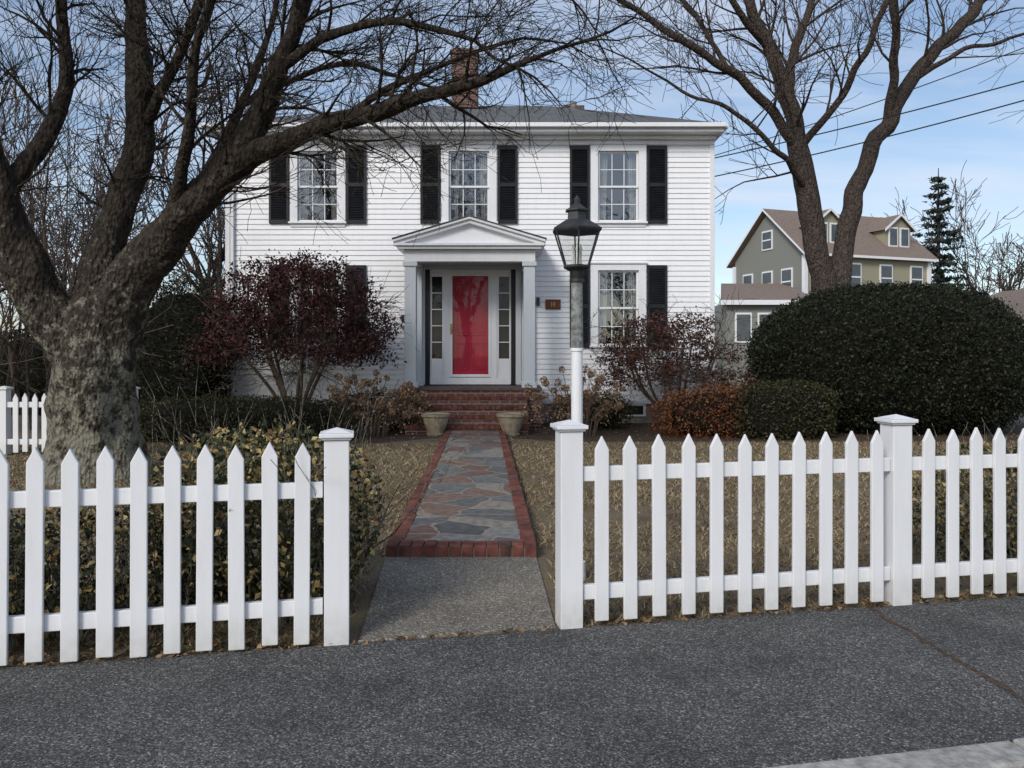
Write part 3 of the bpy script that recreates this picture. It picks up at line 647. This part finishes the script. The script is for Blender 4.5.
dt=bare('tree_part',12,5,[(-60+12*i+random.uniform(-3,3),85+random.uniform(-10,15),random.uniform(.6,.9),i*1.3) for i in range(16)]+[(70+10*i,80,.8,i) for i in range(0,4)],rmin=.04,kids=(4,4,4,4))
DT=empty('distant_trees')
for o in dt: o.parent=DT; o.name='tree_part'
st=bare('tree_part',12,9,[(-14,-18,1,0),(-3,-20,1.1,1.3),(9,-20,1,2.6)],rmin=.03,kids=(4,4,4))
ST=empty('street_trees')
for o in st: o.parent=ST
random.seed(21)
M['tbark']=noisemat('tan_twig_bark',(.12,.085,.062),.4,3,.9)
mb=MB(); cf=dict(jit=.10,up=.07,kids=[4,4],rmin=.006)
for i in range(54):
    x=random.uniform(-13,-8.2); grow(mb,(x,random.uniform(13.5,17),0),(random.uniform(-.25,.25),random.uniform(-.2,.2),1),random.uniform(4,7.5),.03,2,M['tbark'] if i%3 else B3,cf)
mb.obj('tall_bare_shrub')

# conifer: tiers of drooping boughs
M['needle']=islandmat('spruce_needles',[(0,(.018,.026,.022)),(1,(.055,.07,.062))],.8)
P=[]; r_=np.random.RandomState(4)
for k in range(24):
    z=1.5+14*k/24; rad=3.3*(1-k/24.5)**.85+.15
    for j in range(8):
        a=r_.uniform(0,6.28); L=rad*r_.uniform(.6,1.15); m_=int(30*L/3)+8; t=r_.rand(m_)
        P.append(np.stack([32.8+np.cos(a)*L*t+r_.normal(size=m_)*.13,60+np.sin(a)*L*t+r_.normal(size=m_)*.13,z-.55*L*t*.5+.3*t*t*L+r_.normal(size=m_)*.08],1))
E=empty('spruce_tree'); leaves('needles',np.concatenate(P),.42,M['needle'],E,.4); mb=MB(); mb.frustum(32.8,60,0,15.8,.3,.03,8,B3); mb.obj('trunk',E)

# ---------------------------------------------------------------- shrubs
G=lambda n,a,b,c: islandmat(n,[(0,a),(.6,b),(1,c)],.6,.2)
M['yew']=G('yew_leaves',(.006,.009,.005),(.015,.020,.010),(.042,.043,.02))
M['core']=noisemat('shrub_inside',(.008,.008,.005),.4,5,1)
M['box']=G('boxwood_leaves',(.014,.016,.008),(.04,.042,.017),(.085,.07,.032))
M['orange']=G('russet_leaves',(.07,.026,.014),(.17,.06,.025),(.26,.12,.045))
M['burg']=G('burgundy_leaves',(.022,.009,.010),(.06,.02,.021),(.12,.05,.042))
M['burg2']=G('dry_burgundy_leaves',(.03,.012,.011),(.085,.035,.027),(.16,.085,.06))
M['hyd']=G('dry_hydrangea',(.15,.09,.05),(.30,.19,.115),(.44,.32,.21))
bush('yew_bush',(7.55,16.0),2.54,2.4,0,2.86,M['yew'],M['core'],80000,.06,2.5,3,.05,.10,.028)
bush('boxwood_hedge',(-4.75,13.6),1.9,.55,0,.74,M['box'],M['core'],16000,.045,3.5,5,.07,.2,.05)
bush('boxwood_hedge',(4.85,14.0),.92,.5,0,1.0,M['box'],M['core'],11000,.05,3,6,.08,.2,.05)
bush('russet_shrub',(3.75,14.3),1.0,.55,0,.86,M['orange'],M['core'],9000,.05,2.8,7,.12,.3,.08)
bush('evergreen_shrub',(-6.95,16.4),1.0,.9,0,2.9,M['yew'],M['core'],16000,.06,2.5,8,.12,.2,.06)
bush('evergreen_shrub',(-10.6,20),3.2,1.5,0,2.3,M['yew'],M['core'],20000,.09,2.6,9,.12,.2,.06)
bush('low_shrub',(-2.9,15.4),.8,.5,0,.75,M['box'],M['core'],5000,.05,2.5,10,.12,.3,.08)
bush('low_shrub',(1.6,15.8),.8,.5,0,.7,M['box'],M['core'],5000,.05,2.5,12,.12,.3,.08)
bush('distant_red_shrub',(42,58),7,3,0,6.3,M['burg2'],M['core'],14000,.35,2.4,13,.15,.25,.1)
bush('distant_evergreen_shrub',(20,38),4,2,0,2.6,M['yew'],M['core'],12000,.15,2.4,14,.15,.25,.1)
def maple(name,cx,cy,hw,zb,zt,mat,n,seed,leaf=.075):
    random.seed(seed); E=empty(name); mb=MB()
    for i in range(9):
        a=i*.7+random.random()*.4; rr=hw*random.uniform(.3,.8)
        tx,ty,tz=cx+rr*math.cos(a),cy+rr*.7*math.sin(a),zb+(zt-zb)*random.uniform(.3,.75)
        pts=[(cx+.12*math.cos(a),cy+.1*math.sin(a),-.05,.045),(cx+rr*.25*math.cos(a)+random.uniform(-.1,.1),cy+rr*.2*math.sin(a),zb*.45,.036),(cx+rr*.7*math.cos(a),cy+rr*.5*math.sin(a),zb*1.0,.026),(tx,ty,tz,.014)]
        W=catmull(pts,.12); mb.tube([w[:3] for w in W],[w[3] for w in W],7,M['tbark'])
        for w in W[len(W)//2:]:
            if random.random()<.75: 
                d=rv(); d.z=abs(d.z)*.4; grow(mb,w[:3],d,hw*.55,.011,2,B1,dict(jit=.2,up=-.02,kids=[3,4],rmin=.004))
    mb.obj('branches',E)
    r=np.random.RandomState(seed); nc=int(n/42)
    d=r.normal(size=(nc,3)); d/=np.linalg.norm(d,axis=1)[:,None]; d[:,2]=np.abs(d[:,2])*1.0-.12
    f=r.uniform(.45,1.0,nc)**.6*lump(d,seed,.14)
    C=np.stack([cx+d[:,0]*f*hw,cy+d[:,1]*f*hw*.75,zb+.05+(zt-zb)*np.clip(d[:,2]*f,-.1,1.1)],1)
    Pq=np.repeat(C,42,0)+r.normal(size=(nc*42,3))*np.array([.13,.13,.07])*hw/1.8
    leaves('foliage',Pq,leaf,mat,E,.5,seed=seed)
maple('japanese_maple',-4.2,15.1,1.95,1.5,3.36,M['burg'],20000,31)
maple('dry_maple_shrub',3.15,15.5,1.5,.95,2.5,M['burg2'],8500,35,.065)
def hydr(name,cx,cy,hw,h,seed):
    random.seed(seed); r=np.random.RandomState(seed); E=empty(name); mb=MB(); P=[]
    for i in range(60):
        a=random.uniform(0,6.28); q=hw*random.random()**.6; x,y=cx+q*math.cos(a),cy+q*.6*math.sin(a); z=h*random.uniform(.4,1)*(1-.35*(q/hw)**2)
        mb.tube([(cx+(x-cx)*.4,cy+(y-cy)*.4,0),(x*.5+cx*.5,y*.5+cy*.5,z*.5),(x,y,z)],[.009,.007,.005],4,M['tbark'])
        k=70; d=r.normal(size=(k,3)); d/=np.linalg.norm(d,axis=1)[:,None]; P.append(np.array([x,y,z])+d*random.uniform(.05,.085)*r.uniform(.6,1,(k,1)))
        if i%2: P.append(np.array([x,y,z*.6])+r.normal(size=(20,3))*.1)
    mb.obj('stems',E); leaves('flower_heads',np.concatenate(P),.04,M['hyd'],E,.8,seed=seed)
hydr('hydrangea_bush',-2.6,14.2,.85,1.3,41); hydr('hydrangea_bush',-1.95,14.8,.4,.9,42); hydr('hydrangea_bush',1.2,14.3,.95,1.4,43)
M['vari']=islandmat('privet_leaves',[(0,(.014,.022,.008)),(.42,(.035,.048,.016)),(.58,(.07,.075,.025)),(.62,(.36,.25,.09)),(.85,(.46,.36,.16)),(1,(.25,.14,.06))],.5,.35)
def privet(name,parts,seed):
    E=empty(name); r=np.random.RandomState(seed); random.seed(seed); P=[]; mb=MB()
    for (u,v,hu,hv,z1,n) in parts:
        d=r.normal(size=(n,3)); d/=np.linalg.norm(d,axis=1)[:,None]; f=blob_r(d,2.6,seed,.12)*r.uniform(.45,1.05,n)**.7
        q=d*f[:,None]; a=u+q[:,0]*hu; b_=v+q[:,1]*hv; z=np.maximum(z1*.5+q[:,2]*z1*.52,.01)
        b_=np.maximum(b_,.03)
        P.append(np.stack([O[0]+a*DU[0]+b_*DN[0],O[1]+a*DU[1]+b_*DN[1],z],1))
        for i in range(int(n/60)):
            aa=r.uniform(-1,1)*hu*.8+u; bb=max(.12,r.uniform(-1,1)*hv*.8+v); p=uv(aa,bb,0)
            grow(mb,p,(r.normal()*.25,abs(r.normal()*.2),1),z1*r.uniform(.5,.95),.008,1,B1,dict(jit=.16,up=.04,kids=[5],rmin=.002))
    leaves('leaves',np.concatenate(P),.040,M['vari'],E,.62,seed=seed); mb.obj('stems',E)
privet('privet_hedge',[(-1.38,.64,.62,.5,1.01,10000),(-2.3,.45,.6,.35,.66,3400),(-3.2,.5,.7,.4,.6,2800)],51)
privet('privet_hedge',[(3.9,.7,.9,.45,.85,4500)],52)

M['mulch']=noisemat('mulch',(.045,.03,.022),.5,25,.95,.9,50,col2=(.12,.08,.055))
mb=MB()
for poly in ([(-7.5,12.9),(-3.4,12.7),(-2.2,13.2),(-1.3,14.0),(-1.3,16.9),(-8,16.9)],[(.0,13.9),(1.2,13.3),(3,13.4),(6,13.3),(10.5,13.2),(11,17),(.0,16.9)]):
    mb.add([(x,y,.003) for x,y in poly],[tuple(range(len(poly)))],M['mulch'])
mb.obj('mulch_bed')
mb=MB(); mb.add([(10.6,6.5,.004),(14,7.2,.004),(15,30,.004),(11.6,30,.004)],[(0,1,2,3)],M['asph']); mb.obj('driveway')

# grass
def inpath(x,y): 
    t=(y-5.9)/8.6; return (x>-.96-.3*t)&(x<.21-.325*t)&(y>4)
def scatter(n,x0,x1,y0,y1,pw=1):
    x=rs.uniform(x0,x1,n); y=y0+(y1-y0)*rs.rand(n)**pw; return x,y
x,y=scatter(260000,-9,10,4.0,14,1.5)
v=-(x-O[0])*DU[1]+(y-O[1])*DU[0]
den=np.array([mnoise.noise(Vector((a*.9,b_*.9,0)))+.5*mnoise.noise(Vector((a*3.1,b_*3.1,4))) for a,b_ in zip(x,y)])
keep=(v>-.03)&~inpath(x,y)&(np.abs(x)<y*.72+.4)&(den+rs.rand(len(x))*.8>.12)&~((y>13.2)&(x>0))&~((y>12.9)&(x<-1.2))
keep&=~((x>-.85)&(x<.26)&(y<6))
x=x[keep];y=y[keep]; n=len(x); a=rs.uniform(0,6.28,n); h=rs.uniform(.012,.045,n); w=rs.uniform(.002,.0045,n)*(1+y/8); lx_=rs.normal(size=n)*.032; ly_=rs.normal(size=n)*.032
V=np.zeros((n,3,3)); V[:,0]=np.stack([x-np.cos(a)*w,y-np.sin(a)*w,0*x],1); V[:,1]=np.stack([x+np.cos(a)*w,y+np.sin(a)*w,0*x],1); V[:,2]=np.stack([x+lx_,y+ly_,h],1)
M['grass']=islandmat('dormant_grass',[(0,(.08,.066,.03)),(.3,(.19,.145,.08)),(.7,(.31,.235,.14)),(1,(.42,.34,.22))],.8)
npmesh('grass',V.reshape(-1,3),np.arange(3*n).reshape(n,3),M['grass'])
M['litter']=islandmat('fallen_leaves',[(0,(.07,.035,.018)),(.5,(.17,.10,.05)),(1,(.34,.24,.13))],.8)
u=rs.uniform(-4,4.5,1500); vv=np.abs(rs.normal(size=1500))*.16-.07; gap=(u>-.95)&(u<.3)&(vv>-.02); 
P=np.array([uv(a,b_,.012) for a,b_,g in zip(u,vv,gap) if not g])
x,y=scatter(2600,-8,9,4.6,15,1.2); ok=(~inpath(x,y))&((y-O[1])-x*.197>.1)&~((y<6)&(np.abs(x+.35)<.65)); Q=np.stack([x[ok],y[ok],np.full(ok.sum(),.03)],1)
x,y=scatter(1800,-7,10,13.2,16.5); ok=~inpath(x,y)&~((x>-2.3)&(x<.6)&(y>14)); Q2=np.stack([x[ok],y[ok],np.full(ok.sum(),.02)],1)
leaves('leaf_litter',np.concatenate([P,Q,Q2]),.036,M['litter'],None,.6,flat=.8,seed=3)
u=rs.uniform(-3,3.5,60); vv=rs.uniform(-1.5,-.1,60); leaves('leaf_litter',np.array([uv(a,b_,.012) for a,b_ in zip(u,vv)]),.018,M['litter'],None,.6,flat=.9,seed=4)

# ---------------------------------------------------------------- neighbour house
def lap(name,c):
    m,nt,b=newmat(name); tc=N(nt,'ShaderNodeTexCoord'); w=N(nt,'ShaderNodeTexWave',wave_type='BANDS',bands_direction='Z',wave_profile='SAW'); w.inputs['Scale'].default_value=2.2; nt.links.new(tc.outputs['Object'],w.inputs['Vector'])
    r=ramp(nt,[(0,sc(c,.8)),(.15,c),(1,sc(c,1.05))]); nt.links.new(w.outputs[0],r.inputs[0]); nt.links.new(r.outputs[0],b.inputs['Base Color']); b.inputs['Roughness'].default_value=.8; return m
M['tan']=lap('tan_siding',(.30,.28,.20)); M['sage']=lap('sage_siding',(.20,.205,.185)); M['broof']=noisemat('brown_shingles',(.20,.155,.13),.2,8,.9)
M['pane']=noisemat('far_window',(.05,.06,.07),.3,2,.1,spec=.8)
NH=empty('neighbour_house'); c0=(16.9,45); rt=math.radians(20)
def loc(u,w,z): return (c0[0]+u*math.cos(rt)-w*math.sin(rt),c0[1]+u*math.sin(rt)+w*math.cos(rt),z)
mb=MB(); Lh,Wh,ze,zr=9.4,6.6,7.5,10.3
mb.add([loc(0,0,0),loc(Lh,0,0),loc(Lh,0,ze),loc(0,0,ze)],[(0,1,2,3)],M['tan'])
mb.add([loc(0,0,0),loc(0,0,ze),loc(0,Wh/2,zr-.1),loc(0,Wh,ze),loc(0,Wh,0)],[(0,1,2,3,4)],M['sage'])
mb.add([loc(Lh,0,0),loc(Lh,Wh,0),loc(Lh,Wh,ze),loc(Lh,Wh/2,zr-.1),loc(Lh,0,ze)],[(0,1,2,3,4)],M['tan'])
mb.add([loc(0,Wh,0),loc(Lh,Wh,0),loc(Lh,Wh,ze),loc(0,Wh,ze)],[(3,2,1,0)],M['tan'])
mb.obj('walls',NH)
mb=MB(); o=.4
for (wa,wb_,za,zb_) in ((-o,Wh/2,ze-.33,zr),(Wh+o,Wh/2,ze-.33,zr)):
    q=[loc(-o,wa,za),loc(Lh+o,wa,za),loc(Lh+o,wb_,zb_),loc(-o,wb_,zb_)]; q+=[(a,b_,c+.15) for a,b_,c in q]
    mb.add(q,[(0,1,2,3),(4,5,6,7)],M['broof']); mb.add([q[0],q[3],q[7],q[4],q[1],q[2],q[6],q[5]],[(0,1,2,3),(4,5,6,7)],M['trim']); mb.add([q[0],q[1],q[5],q[4]],[(0,1,2,3)],M['trim'])
mb.obj('roof',NH)
mb=MB()
def box_l(u0,u1,w0,w1,z0,z1,m): mb.box(u0,u1,w0,w1,z0,z1,m,(c0[0],c0[1],0),rt)
for uu in (2.2,7.6):
    box_l(uu-1,uu+1,.6,3,ze,9.3,M['tan'])
    for sd in (-1,1):
        q=[loc(uu+sd*1.25,.35,9.1),loc(uu,.35,10.1),loc(uu,3.2,10.1),loc(uu+sd*1.25,3.2,9.1)]; mb.add(q,[(0,1,2,3)],M['broof'])
        q=[loc(uu+sd*1.3,.33,8.95),loc(uu,.33,9.98),loc(uu,.33,10.15),loc(uu+sd*1.3,.33,9.15)]; mb.add(q,[(0,1,2,3)],M['trim'])
    mb.add([loc(uu-1,.59,9.3),loc(uu+1,.59,9.3),loc(uu,.59,10.05)],[(0,1,2)],M['tan'])
    for du in (-.45,.45): box_l(uu+du-.36,uu+du+.36,.52,.58,8.1,9.3,M['trim']); box_l(uu+du-.27,uu+du+.27,.49,.515,8.2,9.2,M['pane'])
for uu in (1.2,3.6,6,8.4):
    for z in (1.6,5.2): box_l(uu-.5,uu+.5,-.06,-.005,z,z+1.7,M['trim']); box_l(uu-.4,uu+.4,-.09,-.065,z+.1,z+1.6,M['pane']); box_l(uu-.4,uu+.4,-.11,-.095,z+.82,z+.9,M['trim'])
for w in (1.5,3.3,5.2):
    box_l(-.06,-.005,w-.5,w+.5,5.0,6.6,M['trim']); box_l(-.09,-.065,w-.4,w+.4,5.1,6.5,M['pane']); box_l(-.11,-.095,w-.4,w+.4,5.76,5.84,M['trim'])
box_l(-.06,-.005,2.8,3.8,7.9,9.1,M['trim']); box_l(-.09,-.065,2.9,3.7,8.0,9.0,M['pane']); box_l(-.11,-.095,2.9,3.7,8.46,8.54,M['trim'])
for (u,w) in ((0,0),(Lh,0),(0,Wh)): box_l(u-.12,u+.12,w-.12,w+.12,0,ze-.3,M['trim'])
box_l(-.05,Lh,-.09,-.01,3.75,4.0,M['trim'])
mb.obj('dormers_and_windows',NH)
mb=MB(); x0,x1,y0,y1=11.4,16.0,41.5,47
mb.box(x0,x1,y0,y1,0,4.2,M['sage']); 
q=[(x0-.4,y0-.4,4.1),(x1+.4,y0-.4,4.1),(x1+.4,y1,5.6),(x0+1.2,y1,5.6)]; mb.add(q+[(a,b_,c+.15) for a,b_,c in q],[(0,1,2,3),(4,5,6,7)],M['broof']); mb.add([q[0],q[1],(q[1][0],q[1][1],4.35),(q[0][0],q[0][1],4.35)],[(0,1,2,3)],M['trim'])
mb.add([(x0-.4,y0-.41,4.1),(x0-.4,y0-.41,4.35),(x0+1.2,y1,5.8),(x0+1.2,y1,5.6)],[(0,1,2,3)],M['trim'])
for x in (12.3,13.5,14.7): mb.box(x-.45,x+.45,y0-.06,y0-.005,2.1,3.7,M['trim']); mb.box(x-.36,x+.36,y0-.09,y0-.065,2.2,3.6,M['pane'])
mb.obj('low_wing',NH)
mb=MB(); mb.box(19.5,26,28,36,0,2.9,M['siding']); mb.box(20.3,23,27.93,27.99,0,2.3,M['trim'])
mb.add([(19.1,27.6,2.8),(26.4,27.6,2.8),(22.75,27.6,4.4),(19.1,36.4,2.8),(26.4,36.4,2.8),(22.75,36.4,4.4)],[(0,1,2),(0,2,5,3),(2,1,4,5),(5,4,3)],M['broof']); mb.obj('garage')

# utility pole and service wires
mb=MB()
mb.frustum(15.5,9.5,0,10,.17,.12,12,B3); mb.box(14.5,16.5,9.42,9.58,9.0,9.15,B3); mb.obj('utility_pole')
mb=MB()
def wire(a,b,sag,r=.014):
    k=24; mb.tube([(a[0]+(b[0]-a[0])*t,a[1]+(b[1]-a[1])*t,a[2]+(b[2]-a[2])*t-sag*4*t*(1-t)) for t in [i/k for i in range(k+1)]],[r]*(k+1),5,M['wire'])
wire((4.36,16.95,5.35),(15.3,9.5,7.5),.3,.013); wire((4.36,16.95,5.75),(15.5,9.5,7.7),.25,.013); wire((4.36,16.95,5.8),(15.6,9.5,9.3),.35,.010)
mb.obj('power_lines')

# ---------------------------------------------------------------- sky + light
w=bpy.data.worlds.new('World'); S.world=w; w.use_nodes=True; nt=w.node_tree; bg=nt.nodes['Background']
el=math.radians(34); az=math.radians(-150)
sky=N(nt,'ShaderNodeTexSky',sky_type='NISHITA'); sky.sun_disc=False; sky.sun_elevation=el; sky.sun_rotation=az; sky.air_density=1.0; sky.dust_density=1.0; sky.ozone_density=1.5
tc=N(nt,'ShaderNodeTexCoord'); sx=N(nt,'ShaderNodeSeparateXYZ'); nt.links.new(tc.outputs['Generated'],sx.inputs[0])
az_=N(nt,'ShaderNodeMath',operation='ADD'); nt.links.new(sx.outputs[2],az_.inputs[0]); az_.inputs[1].default_value=.18
mxz=N(nt,'ShaderNodeMath',operation='MAXIMUM'); nt.links.new(az_.outputs[0],mxz.inputs[0]); mxz.inputs[1].default_value=.05
cb=N(nt,'ShaderNodeCombineXYZ')
for i in (0,1):
    dv=N(nt,'ShaderNodeMath',operation='DIVIDE'); nt.links.new(sx.outputs[i],dv.inputs[0]); nt.links.new(mxz.outputs[0],dv.inputs[1]); nt.links.new(dv.outputs[0],cb.inputs[i])
mp=N(nt,'ShaderNodeMapping'); mp.inputs['Scale'].default_value=(.7,2.1,1); mp.inputs['Rotation'].default_value=(0,0,.5); nt.links.new(cb.outputs[0],mp.inputs[0])
n=N(nt,'ShaderNodeTexNoise'); n.inputs['Scale'].default_value=1.3; n.inputs['Detail'].default_value=8; n.inputs['Roughness'].default_value=.55; n.inputs['Distortion'].default_value=.4; nt.links.new(mp.outputs[0],n.inputs['Vector'])
r=ramp(nt,[(.40,(.08,.08,.08)),(.68,(.72,.72,.72))]); nt.links.new(n.outputs[0],r.inputs[0])
mx=N(nt,'ShaderNodeMix',data_type='RGBA'); nt.links.new(r.outputs[0],mx.inputs[0]); nt.links.new(sky.outputs[0],mx.inputs[6]); mx.inputs[7].default_value=(5.2,5.6,6.4,1)
nt.links.new(mx.outputs[2],bg.inputs[0]); bg.inputs[1].default_value=.148
L=bpy.data.lights.new('sun','SUN'); L.energy=2.35; L.angle=math.radians(18); L.color=(1,.95,.88)
so=bpy.data.objects.new('sun',L); S.collection.objects.link(so)
d=Vector((math.sin(az)*math.cos(el),math.cos(az)*math.cos(el),math.sin(el))); so.rotation_euler=d.to_track_quat('Z','Y').to_euler()

cam=bpy.data.cameras.new('camera'); cam.sensor_width=36; cam.lens=780*36/1024; cam.shift_y=-30/1024; cam.clip_end=2000
co=bpy.data.objects.new('camera',cam); S.collection.objects.link(co); co.location=(0,0,1.5); co.rotation_euler=(math.radians(90),0,0); S.camera=co
